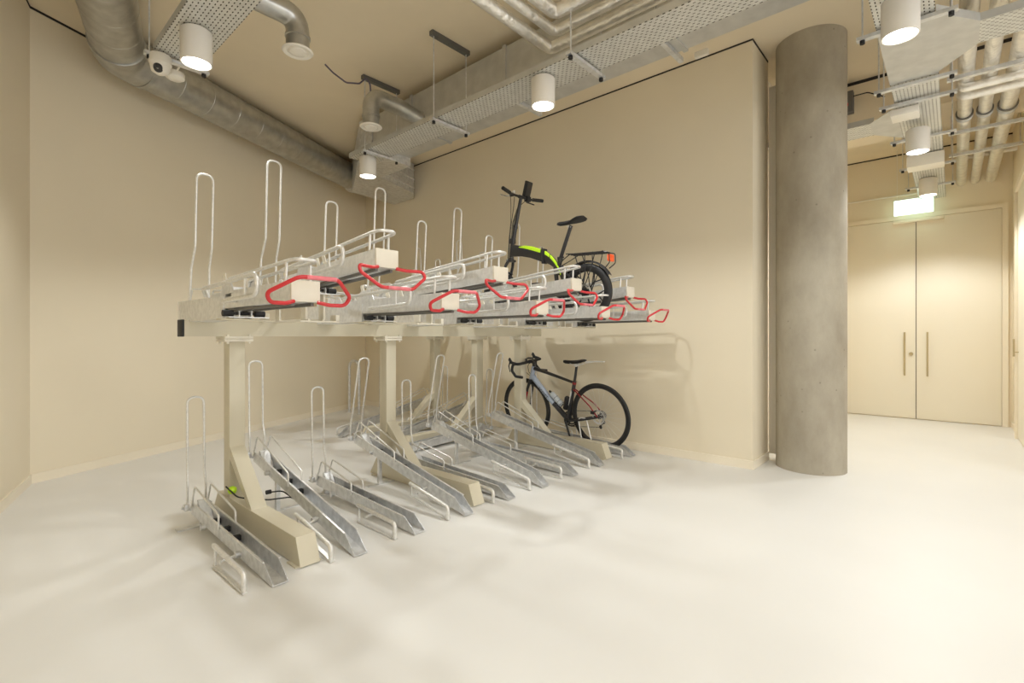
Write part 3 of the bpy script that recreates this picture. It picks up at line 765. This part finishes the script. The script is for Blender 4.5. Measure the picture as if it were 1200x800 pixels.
# --- road bike (forward = world +Y, left side = world -X)
rb = empty('road_bike', (4.405, 2.69, .012), PI/2); rb.rotation_euler = (R(-7), 0, PI/2); tag(rb, 'black and pale blue road bike with drop handlebars on the lower level', 'bicycle')
rr = .343
RA = Vector((0, 0, rr+.012)); FA = Vector((.985, 0, rr+.012))
wheel(rb, 'rear', RA, rr, .030, .022, disc=.075)
wheel(rb, 'front', FA, rr, .030, .022, disc=.075)
BBp = Vector((.405, 0, .275)); ST = Vector((.290, 0, .690)); HT = Vector((.830, 0, .835)); HB = Vector((.872, 0, .700))
dt = MB(); dt.tube([HB+Vector((-.012, 0, .03)), HB.lerp(BBp, .5), HB.lerp(BBp, .62)], .026, 18, radii=[.030, .029, .028]); 
fr_ = dt.build('down_tube', M['blue_grey'], rb, label='pale blue down tube')
dtl = MB(); dtl.tube([HB.lerp(BBp, .62), BBp], .028, 18); dtl.tube([BBp, ST.lerp(BBp, .25)], .022, 14, radii=[.028, .018]); dtl.cyl(BBp, .030, .078, 24, 'y'); dtl.build('lower_frame', M['frame_black'], rb)
MB().tube([HT+Vector((0, 0, .006)), HB-Vector((0, 0, .008))], .026, 18, radii=[.022, .030]).build('head_tube', M['blue_grey'], rb, label='pale blue head tube')
tt = MB(); tt.tube([HT+Vector((-.01, 0, -.02)), HT.lerp(ST, .3)+Vector((0, 0, -.012)), ST+Vector((.008, 0, -.005))], .018, 14, radii=[.022, .018, .014]); tt.build('top_tube', M['frame_black'], rb)
sta = MB(); sta.tube([ST.lerp(BBp, .24), ST.lerp(BBp, .7)], .019, 14); sta.build('seat_tube', M['frame_black'], rb)
MB().tube([ST.lerp(BBp, .22)+Vector((.008, 0, 0)), ST.lerp(BBp, .62)+Vector((.008, 0, 0))], .0195, 14).build('seat_tube_panel', M['bike_white'], rb, label='white stripe on the seat tube')
MB().tube([ST+(ST-BBp)*.03, ST.lerp(BBp, .25)], .020, 14).build('seat_clamp', M['frame_black'], rb)
MB().tube([ST+(ST-BBp)*.005, ST-(ST-BBp)*.05], .0215, 14).build('seat_collar', M['bike_red'], rb, label='dark red seat collar')
ss = MB(); cs = MB()
for s in (-1, 1):
    ss.tube([ST.lerp(BBp, .18)+Vector((-.01, s*.012, 0)), RA+Vector((.09, s*.05, .11)), RA+Vector((0, s*.056, .004))], .007, 10)
    cs.tube([BBp+Vector((-.02, s*.030, -.004)), BBp.lerp(RA, .5)+Vector((0, s*.044, -.012)), RA+Vector((0, s*.056, 0))], .011, 10, radii=[.013, .011, .009])
ss.build('seat_stays', M['bike_red'], rb, label='dark red seat stays'); cs.build('chain_stays', M['frame_black'], rb)
fk = MB(); fk.cyl(HB-Vector((0, 0, .022)), .030, .03, 18)
for s in (-1, 1): fk.tube([HB+Vector((.002, s*.022, -.012)), HB.lerp(FA, .35)+Vector((0, s*.045, 0)), FA+Vector((-.01, s*.056, 0))], .012, 12, radii=[.019, .015, .009])
fko = fk.build('fork', M['frame_black'], rb)
MB().tube([HB.lerp(FA, .42)+Vector((-.004, .048, 0)), HB.lerp(FA, .82)+Vector((-.004, .056, 0))], .0135, 12, radii=[.0155, .0125]).build('fork_panel', M['bike_red'], fko)
# stem, bars
SB = HT+Vector((-.014, 0, .045)); BC = SB+Vector((.055, 0, .012))
stm = MB(); stm.cyl(HT+Vector((-.007, 0, .026)), .019, .05, 18); stm.tube([SB, BC], .016, 14); stm.cyl(BC, .022, .05, 16, 'y'); stm.build('stem', M['satin_black'], rb)
hb = MB()
for s in (-1, 1):
    hb.tube(rounded([BC, BC+Vector((.005, s*.19, .0)), BC+Vector((.085, s*.205, .0)), BC+Vector((.105, s*.21, -.075)), BC+Vector((.05, s*.215, -.135)), BC+Vector((-.05, s*.22, -.14))], [.03, .04, .04, .04], 5), .0155, 12)
hbo = hb.build('handlebar', M['black'], rb)
for s in (-1, 1):
    hd = MB(); b0 = BC+Vector((.075, s*.205, .005))
    hd.tube([b0-Vector((.03, 0, 0)), b0+Vector((.03, 0, .01)), b0+Vector((.055, 0, .045)), b0+Vector((.05, 0, .062))], .016, 12, radii=[.015, .018, .017, .010])
    ho = hd.build('brake_hood', M['black'], hbo)
    MB().tube([b0+Vector((.05, 0, .02)), b0+Vector((.07, s*.004, -.03)), b0+Vector((.055, s*.008, -.095))], .007, 10, radii=[.009, .007, .005]).build('brake_lever', M['satin_black'], ho)
cp = MB(); cp.box(BC+Vector((.02, -.02, .035)), (.07, .045, .014), bev=.004); cp.cyl(BC+Vector((.0, .07, .03)), .014, .03, 12); cp.build('bike_computer', M['satin_black'], rb)
# seat
SP = ST+Vector((-.045, 0, .185))
MB().tube([ST, SP], .0145, 14).build('seat_post', M['satin_black'], rb)
def saddle(parent, c, L, w, m, nose=.02):
    c = Vector(c); secs = []
    N = 12
    for i in range(N+1):
        t = i/N; x = L*.52-L*t
        hw = nose + (w/2-nose)*(1/(1+math.exp(-(t-.62)*11)))
        if i == 0: hw *= .55
        if i == N: hw *= .75
        top = .006*(t-.4)**2*8+.010*t
        sec = []
        for k in range(12):
            a = 2*PI*k/12
            sec.append(c+Vector((x, hw*math.cos(a), top+(.013 if math.sin(a) > 0 else .020)*math.sin(a)*(1 if i not in (0, N) else .6) - (.010*abs(math.cos(a))))))
        secs.append(sec)
    return MB().loft(secs).build('saddle', m, parent, smooth=60)
sa = saddle(rb, SP+Vector((.03, 0, .030)), .265, .13, M['black'], .015)
sr = MB()
for s in (-1, 1): sr.tube(rounded([SP+Vector((.09, s*.01, .025)), SP+Vector((.04, s*.022, .004)), SP+Vector((-.05, s*.022, .004)), SP+Vector((-.11, s*.04, .03))], .03), .0036, 8)
sr.cyl(SP+Vector((0, 0, 0)), .016, .05, 14, 'y'); sr.build('saddle_rails', M['bike_white'], sa)
MB().tube([SP+Vector((-.12, 0, .035)), SP+Vector((-.22, 0, .045)), SP+Vector((-.335, .005, .047))], .01, 8, radii=[.013, .008, .006], sx=2.4).build('saddle_guard', M['bike_white'], sa, label='thin pale mudguard sticking out behind the saddle')
# cranks, chainring (drive side is the right, -y)
cr = MB(); cr.lathe([(.086, -.046), (.088, -.044), (.088, -.041), (.074, -.041), (.074, -.046)], BBp, 48, 'y', closed=True)
cr.lathe([(.066, -.052), (.068, -.050), (.068, -.047), (.055, -.047), (.055, -.052)], BBp, 40, 'y', closed=True)
for k in range(4):
    a = k*PI/2+.4; cr.bar(BBp+Vector((0, -.046, 0)), BBp+Vector((.08*math.cos(a), -.044, .08*math.sin(a))), .007, 8)
cro = cr.build('chainring', M['satin_black'], rb)
for s, a in ((1, R(-108)), (-1, R(72))):
    e0 = BBp+Vector((0, s*.055, 0)); e1 = e0+Vector((.17*math.cos(a), s*.012, .17*math.sin(a)))
    ck = MB().tube([e0, e1], .011, 10, radii=[.014, .010]).build('crank_arm', M['satin_black'], rb)
    MB().box(e1+Vector((0, s*.05, 0)), (.085, .07, .018), bev=.005).build('pedal', M['satin_black'], ck)
chn = MB()
chn.tube([BBp+Vector((0, -.044, .087)), RA+Vector((0, -.044, .045))], .003, 6); chn.tube([BBp+Vector((0, -.044, -.087)), RA+Vector((.03, -.044, -.13))], .003, 6)
chn.build('chain', M['satin_black'], rb)
cst = MB()
for k in range(8): cst.lathe([(.045-.0035*k, -.048+.004*k), (.045-.0035*k, -.0462+.004*k)], RA, 28, 'y')
cst.build('cassette', M['chrome'], rb)
rdl = MB(); rdl.tube([RA+Vector((-.004, -.055, -.01)), RA+Vector((.0, -.06, -.06)), RA+Vector((.035, -.052, -.13))], .009, 10)
rdl.lathe([(.02, -.056), (.02, -.05)], RA+Vector((0, 0, -.075)), 20, 'y'); rdl.lathe([(.02, -.056), (.02, -.05)], RA+Vector((.035, 0, -.13)), 20, 'y')
rdl.build('rear_derailleur', M['satin_black'], rb)
bc_ = MB(); bc_.box(RA+Vector((.055, .05, .045)), (.05, .022, .035), bev=.005); bc_.build('rear_brake_caliper', M['satin_black'], rb)
# bottles and cages
dd = (BBp-HB).normalized(); perp = Vector((-dd.z, 0, dd.x)); 
perp = perp if perp.z > 0 else -perp
bp = HB.lerp(BBp, .62)+perp*.066
bt = MB(); bt.tube([bp-dd*.10, bp-dd*.085, bp-dd*.03, bp+dd*.07, bp+dd*.085], .03, 18, radii=[.014, .030, .031, .031, .026]); bto = bt.build('water_bottle', M['clear'], rb)
MB().tube([bp-dd*.13, bp-dd*.10], .014, 14, radii=[.010, .016]).build('bottle_cap', M['black'], bto)
cg = MB()
for off in (-.02, .035, .075): cg.lathe([(.033, -.002), (.035, 0), (.033, .002)], (0, 0, 0), 20, 'z', closed=True); vs = [v for v in cg.bm.verts if not v.tag]; \
    bmesh.ops.transform(cg.bm, matrix=Matrix.Translation(bp+dd*off) @ dd.to_track_quat('Z', 'Y').to_matrix().to_4x4(), verts=vs); [setattr(v, 'tag', True) for v in cg.bm.verts]
cg.tube([bp-dd*.06-perp*.034, bp+dd*.09-perp*.034, bp+dd*.09+perp*.02], .004, 8)
cg.build('bottle_cage', M['satin_black'], rb)
sb = (ST-BBp).normalized(); fw = Vector((sb.z, 0, -sb.x)); b2p = BBp.lerp(ST, .40)+fw*.056
MB().tube([b2p-sb*.07, b2p-sb*.06, b2p+sb*.06, b2p+sb*.075], .03, 16, radii=[.026, .030, .030, .018]).build('tool_pouch', M['black'], rb)
# cables from the bars
cbm = MB()
for s in (-1, 1): cbm.tube(rounded([BC+Vector((.05, s*.10, 0)), BC+Vector((.10, s*.06, -.06)), HB+Vector((.05, s*.02, .06)), HB+Vector((-.01, s*.015, .02))], .05), .0028, 6)
cbm.build('brake_cables', M['black'], rb)
# lettering along the down tube as on the bike
def word_on_tube(parent, text, a, b, off, size, m):
    a = Vector(a); b = Vector(b); x = (b-a).normalized(); y = Vector((0, 0, 0)); nrm = Vector((0, 1, 0)); y = nrm.cross(x).normalized()
    mtx = Matrix((x, y, nrm)).transposed(); mid = (a+b)/2+nrm*off
    return rim_word(parent, text, mid, size, m, mtx.to_euler())
word_on_tube(fr_, 'SCOTT', HB.lerp(BBp, .10), HB.lerp(BBp, .62), .0295, .05, M['frame_black'])

# --- folding bike on the upper level
fb = empty('folding_bike', (3.51, 2.30, 1.302), PI/2); tag(fb, 'black folding bike with lime green stripes and rear carrier on the upper level', 'bicycle')
fr2 = .245
RA = Vector((0, 0, fr2)); FA = Vector((.975, 0, fr2))
for cc in (RA, FA):
    t = wheel(fb, 'w', cc, fr2, .046, .016, spokes=0, rim_m='satin_black') if False else None
def mag_wheel(c):
    c = Vector(c); n = 64; ty = MB(); tw = .055; r = fr2
    ty.lathe([(r-tw, -tw*.40), (r-tw*.5, -tw*.5), (r-tw*.12, -tw*.34), (r, 0), (r-tw*.12, tw*.34), (r-tw*.5, tw*.5), (r-tw, tw*.40)], c, n, 'y', closed=True)
    t = ty.build('tyre', M['black'], fb, smooth=60)
    rm = MB(); rm.lathe([(r-tw+.004, -.016), (r-tw-.012, -.010), (r-tw-.014, .010), (r-tw+.004, .016)], c, n, 'y', closed=True)
    rm.build('rim', M['satin_black'], t)
    sp = MB()
    for k in range(6):
        a = k*PI/3+.2; m_ = .11
        A = c+Vector((.03*math.cos(a), 0, .03*math.sin(a))); B = c+Vector((m_*math.cos(a), 0, m_*math.sin(a)))
        sp.bar(A, B, .007, 8)
        for s in (-1, 1): sp.bar(B, c+Vector(((r-tw-.01)*math.cos(a+s*.26), 0, (r-tw-.01)*math.sin(a+s*.26))), .0055, 8)
    sp.cyl(c, .036, .06, 24, 'y'); sp.cyl(c, .008, .12, 10, 'y'); sp.build('spokes', M['satin_black'], t)
    d = MB(); d.lathe([(.07, .034), (.07, .036), (.054, .036), (.054, .034)], c, 36, 'y', closed=True); d.build('brake_disc', M['chrome'], t)
mag_wheel(RA); mag_wheel(FA)
z_ = lambda zz: zz-1.302
HBt = Vector((.845, 0, z_(1.93))); HTt = Vector((.832, 0, z_(2.055)))
# main beam: deep curved box from head to hinge to seat area
def beam(secs, m, name, parent, sx):
    out = []
    for (x, z, h) in secs:
        out.append([(x, s*sx*.5*k, z+h*.5*v) for s, k, v in ((1, .6, 1), (1, 1, .5), (1, 1, -.5), (1, .6, -1), (-1, .6, -1), (-1, 1, -.5), (-1, 1, .5), (-1, .6, 1))])
    return MB().loft(out).build(name, m, parent, smooth=50)
beam([(.835, z_(1.995), .115), (.72, z_(1.978), .098), (.60, z_(1.950), .098), (.46, z_(1.905), .110)], M['frame_black'], 'main_frame', fb, .050)
beam([(.435, z_(1.895), .105), (.38, z_(1.865), .090), (.33, z_(1.825), .075), (.28, z_(1.775), .055), (.25, z_(1.70), .05)], M['frame_black'], 'rear_frame', fb, .048)
hg = MB(); hg.box((.448, 0, z_(1.90)), (.022, .062, .135), bev=.004); hg.bar((.447, .034, z_(1.84)), (.447, .036, z_(1.975)), .006); hg.build('frame_hinge', M['satin_black'], fb)
def stripe(pts, w, parent):
    b = MB()
    secs = []
    for (x, z, h) in pts: secs.append([(x, .0235, z-h/2), (x, .0268, z-h/2), (x, .0268, z+h/2), (x, .0175, z+h*.9)])
    b.loft(secs).build('lime_stripe', M['lime'], parent)
stripe([(.73, z_(2.013), .005), (.66, z_(2.003), .020), (.57, z_(1.978), .026), (.475, z_(1.945), .024)], .02, fb)
stripe([(.425, z_(1.925), .024), (.40, z_(1.910), .024), (.375, z_(1.893), .022)], .02, fb)
stripe([(.365, z_(1.885), .022), (.34, z_(1.862), .022), (.30, z_(1.815), .020), (.275, z_(1.777), .016), (.25, z_(1.715), .010)], .02, fb)
ft = MB(); ft.tube([HTt, HBt], .020, 16, radii=[.020, .022]); ft.cyl(HBt-Vector((-.004, 0, .02)), .026, .03, 18)
for s in (-1, 1): ft.tube([HBt+Vector((.004, s*.03, -.02)), HBt+Vector((.03, s*.05, -.08)), FA+Vector((-.004, s*.056, 0))], .012, 12, radii=[.016, .014, .010])
ft.box(HBt+Vector((.004, 0, -.03)), (.05, .09, .022), bev=.006); ft.build('fork', M['frame_black'], fb)
TOPF = Vector((.728, 0, z_(2.475)))
sm = MB(); sm.tube([HTt, HTt.lerp(TOPF, .5), TOPF], .018, 16, radii=[.021, .018, .015]); sm.box(HTt+Vector((0, 0, .03)), (.045, .05, .05), bev=.006); sm.cyl(HTt.lerp(TOPF, .38), .021, .03, 16)
sm.build('handlebar_stem', M['satin_black'], fb)
bar_ = MB(); bx = TOPF+Vector((0, 0, .012)); bar_.tube(rounded([bx+Vector((-.03, .27, .012)), bx+Vector((0, .12, .0)), bx+Vector((0, -.12, .0)), bx+Vector((-.03, -.27, .012))], .05), .0115, 12); bar_.cyl(bx, .017, .05, 16, 'y')
bo = bar_.build('handlebar', M['satin_black'], fb)
for s in (-1, 1):
    MB().tube([bx+Vector((-.008, s*.165, .005)), bx+Vector((-.035, s*.285, .014))], .017, 14).build('grip', M['black'], bo)
    lv = MB(); lv.tube([bx+Vector((.01, s*.12, -.005)), bx+Vector((.05, s*.14, -.012)), bx+Vector((.035, s*.24, -.02))], .006, 8); lv.build('brake_lever', M['chrome' if s > 0 else 'satin_black'], bo)
    MB().box(bx+Vector((.012, s*.115, 0)), (.035, .032, .034), bev=.006).build('shifter', M['black'], bo)
ph = MB().box(bx+Vector((.005, -.10, .085)), (.022, .095, .165), Matrix.Rotation(R(-16), 3, 'Y'), bev=.006).build('phone_holder', M['black'], bo)
MB().box(bx+Vector((-.014, -.10, .085)), (.004, .072, .135), Matrix.Rotation(R(-16), 3, 'Y')).build('phone_screen', M['frame_black'], ph)
MB().box(bx+Vector((.0, -.10, .0)), (.045, .06, .05), bev=.008).build('display_mount', M['black'], bo)
MB().cyl(bx+Vector((.01, .085, .028)), .016, .02, 16).build('bell', M['chrome'], bo)
cbl = MB()
for k, s in enumerate((-1, 1, .5, -.4)):
    cbl.tube(rounded([bx+Vector((.03, s*.11, -.005)), bx+Vector((.09-.012*k, s*.05, -.08)), HTt.lerp(TOPF, .5)+Vector((.055, s*.02, 0)), HTt.lerp(TOPF, .15)+Vector((.04, s*.02, 0)), HBt+Vector((.03, s*.02, -.02))], .08, 5), .0032, 6)
cbl.build('brake_cables', M['black'], fb)
# seat post and saddle
SB0 = Vector((.278, 0, z_(1.84))); SB1 = Vector((.155, 0, z_(2.135)))
MB().tube([Vector((.30, 0, z_(1.72))), SB0+(SB0-SB1)*-.06], .021, 16).build('seat_tube', M['frame_black'], fb)
spo = MB().tube([SB0, SB1], .0165, 16).build('seat_post', M['satin_black'], fb)
MB().cyl(SB0+Vector((-.006, 0, .018)), .025, .03, 18).box(SB0+Vector((-.035, .02, .025)), (.05, .008, .012)).build('seat_clamp', M['satin_black'], spo)
MB().box(SB1+Vector((.012, 0, -.01)), (.035, .03, .022), bev=.004).build('saddle_clamp', M['chrome'], spo)
saddle(fb, SB1+Vector((.005, 0, .030)), .27, .165, M['black'], .020)
# rear triangle, crank, chain guard, motor
rt = MB(); BBf = Vector((.30, 0, z_(1.60)))
rt.tube([Vector((.33, 0, z_(1.83))), BBf], .019, 14)
for s in (-1, 1):
    rt.tube([BBf+Vector((0, s*.03, 0)), RA+Vector((0, s*.06, 0))], .009, 10); rt.tube([Vector((.27, s*.02, z_(1.80))), Vector((.15, s*.05, z_(1.70))), RA+Vector((0, s*.06, 0))], .008, 10)
rt.cyl(BBf, .03, .08, 20, 'y'); rt.build('rear_triangle', M['frame_black'], fb)
ck2 = MB(); ck2.lathe([(.080, -.05), (.082, -.046), (.02, -.046), (.02, -.05)], BBf, 40, 'y', closed=True); ck2.build('chainring', M['satin_black'], fb)
for s, a in ((1, R(15)), (-1, R(195))):
    e0 = BBf+Vector((0, s*.058, 0)); e1 = e0+Vector((.16*math.cos(a), s*.01, .16*math.sin(a)))
    k_ = MB().tube([e0, e1], .010, 10).build('crank_arm', M['satin_black'], fb); MB().box(e1+Vector((0, s*.045, 0)), (.08, .06, .02), bev=.005).build('pedal', M['black'], k_)
# mudguards
def guard(c, a0, a1, r, w):
    b = MB(); N = 18; secs = []
    for i in range(N+1):
        a = R(a0+(a1-a0)*i/N); sec = []
        for (dr_, y) in ((0, -w), (.010, -w*.5), (.012, w*.5), (0, w), (-.003, w), (.008, w*.5), (.006, -w*.5), (-.003, -w)):
            sec.append((c[0]+(r+dr_)*math.cos(a), y, c[2]+(r+dr_)*math.sin(a)))
        secs.append(sec)
    return b.loft(secs)
guard(RA, 150, 25, fr2+.012, .028).build('rear_mudguard', M['black'], fb); guard(FA, 120, 40, fr2+.012, .028).build('front_mudguard', M['black'], fb)
# carrier
ca = MB(); zc = z_(1.865)
for y in (-.055, -.02, .02, .055): ca.tube([(.17, y, zc+.018), (.10, y, zc+.012), (-.19, y, zc)], .0042, 8)
for x in (.14, .02, -.10, -.19): ca.bar((x, -.06, zc+.004+.014*max(0, x)/.17), (x, .06, zc+.004+.014*max(0, x)/.17), .0042, 8)
for s in (-1, 1):
    ca.tube([(.08, s*.058, zc+.01), (.02, s*.062, z_(1.70)), RA+Vector((0, s*.064, 0))], .0042, 8)
    ca.tube([(-.12, s*.058, zc), (-.07, s*.062, z_(1.70)), RA+Vector((0, s*.064, 0))], .0042, 8)
    ca.tube([(-.02, s*.058, zc), (-.03, s*.062, z_(1.70)), RA+Vector((0, s*.064, 0))], .0042, 8)
    ca.tube(rounded([(.13, s*.058, zc+.01), (.20, s*.05, z_(1.84)), (.27, s*.02, z_(1.80))], .03), .0042, 8)
    ca.tube(rounded([(-.19, s*.055, zc), (-.245, s*.05, zc-.01), (-.25, s*.045, zc-.09), (-.20, s*.03, zc-.13)], .03), .0042, 8)
cao = ca.build('rear_carrier', M['satin_black'], fb)
MB().box((-.232, 0, z_(1.815)), (.024, .085, .060), bev=.010).build('rear_reflector', M['amber'], cao)

# upright hoop standing by the road bike's tray
tr9 = [o for o in bpy.data.objects if o.get('label') == 'flat floor level bike tray holding the road bike'][0]
MB().tube(rounded([(-.066, .42, .02), (-.075, .50, .33), (-.075, .60, .33), (-.066, .55, .02)], .045, 7), .0072, 10).build('side_hoop', M['galv_tube'], tr9)
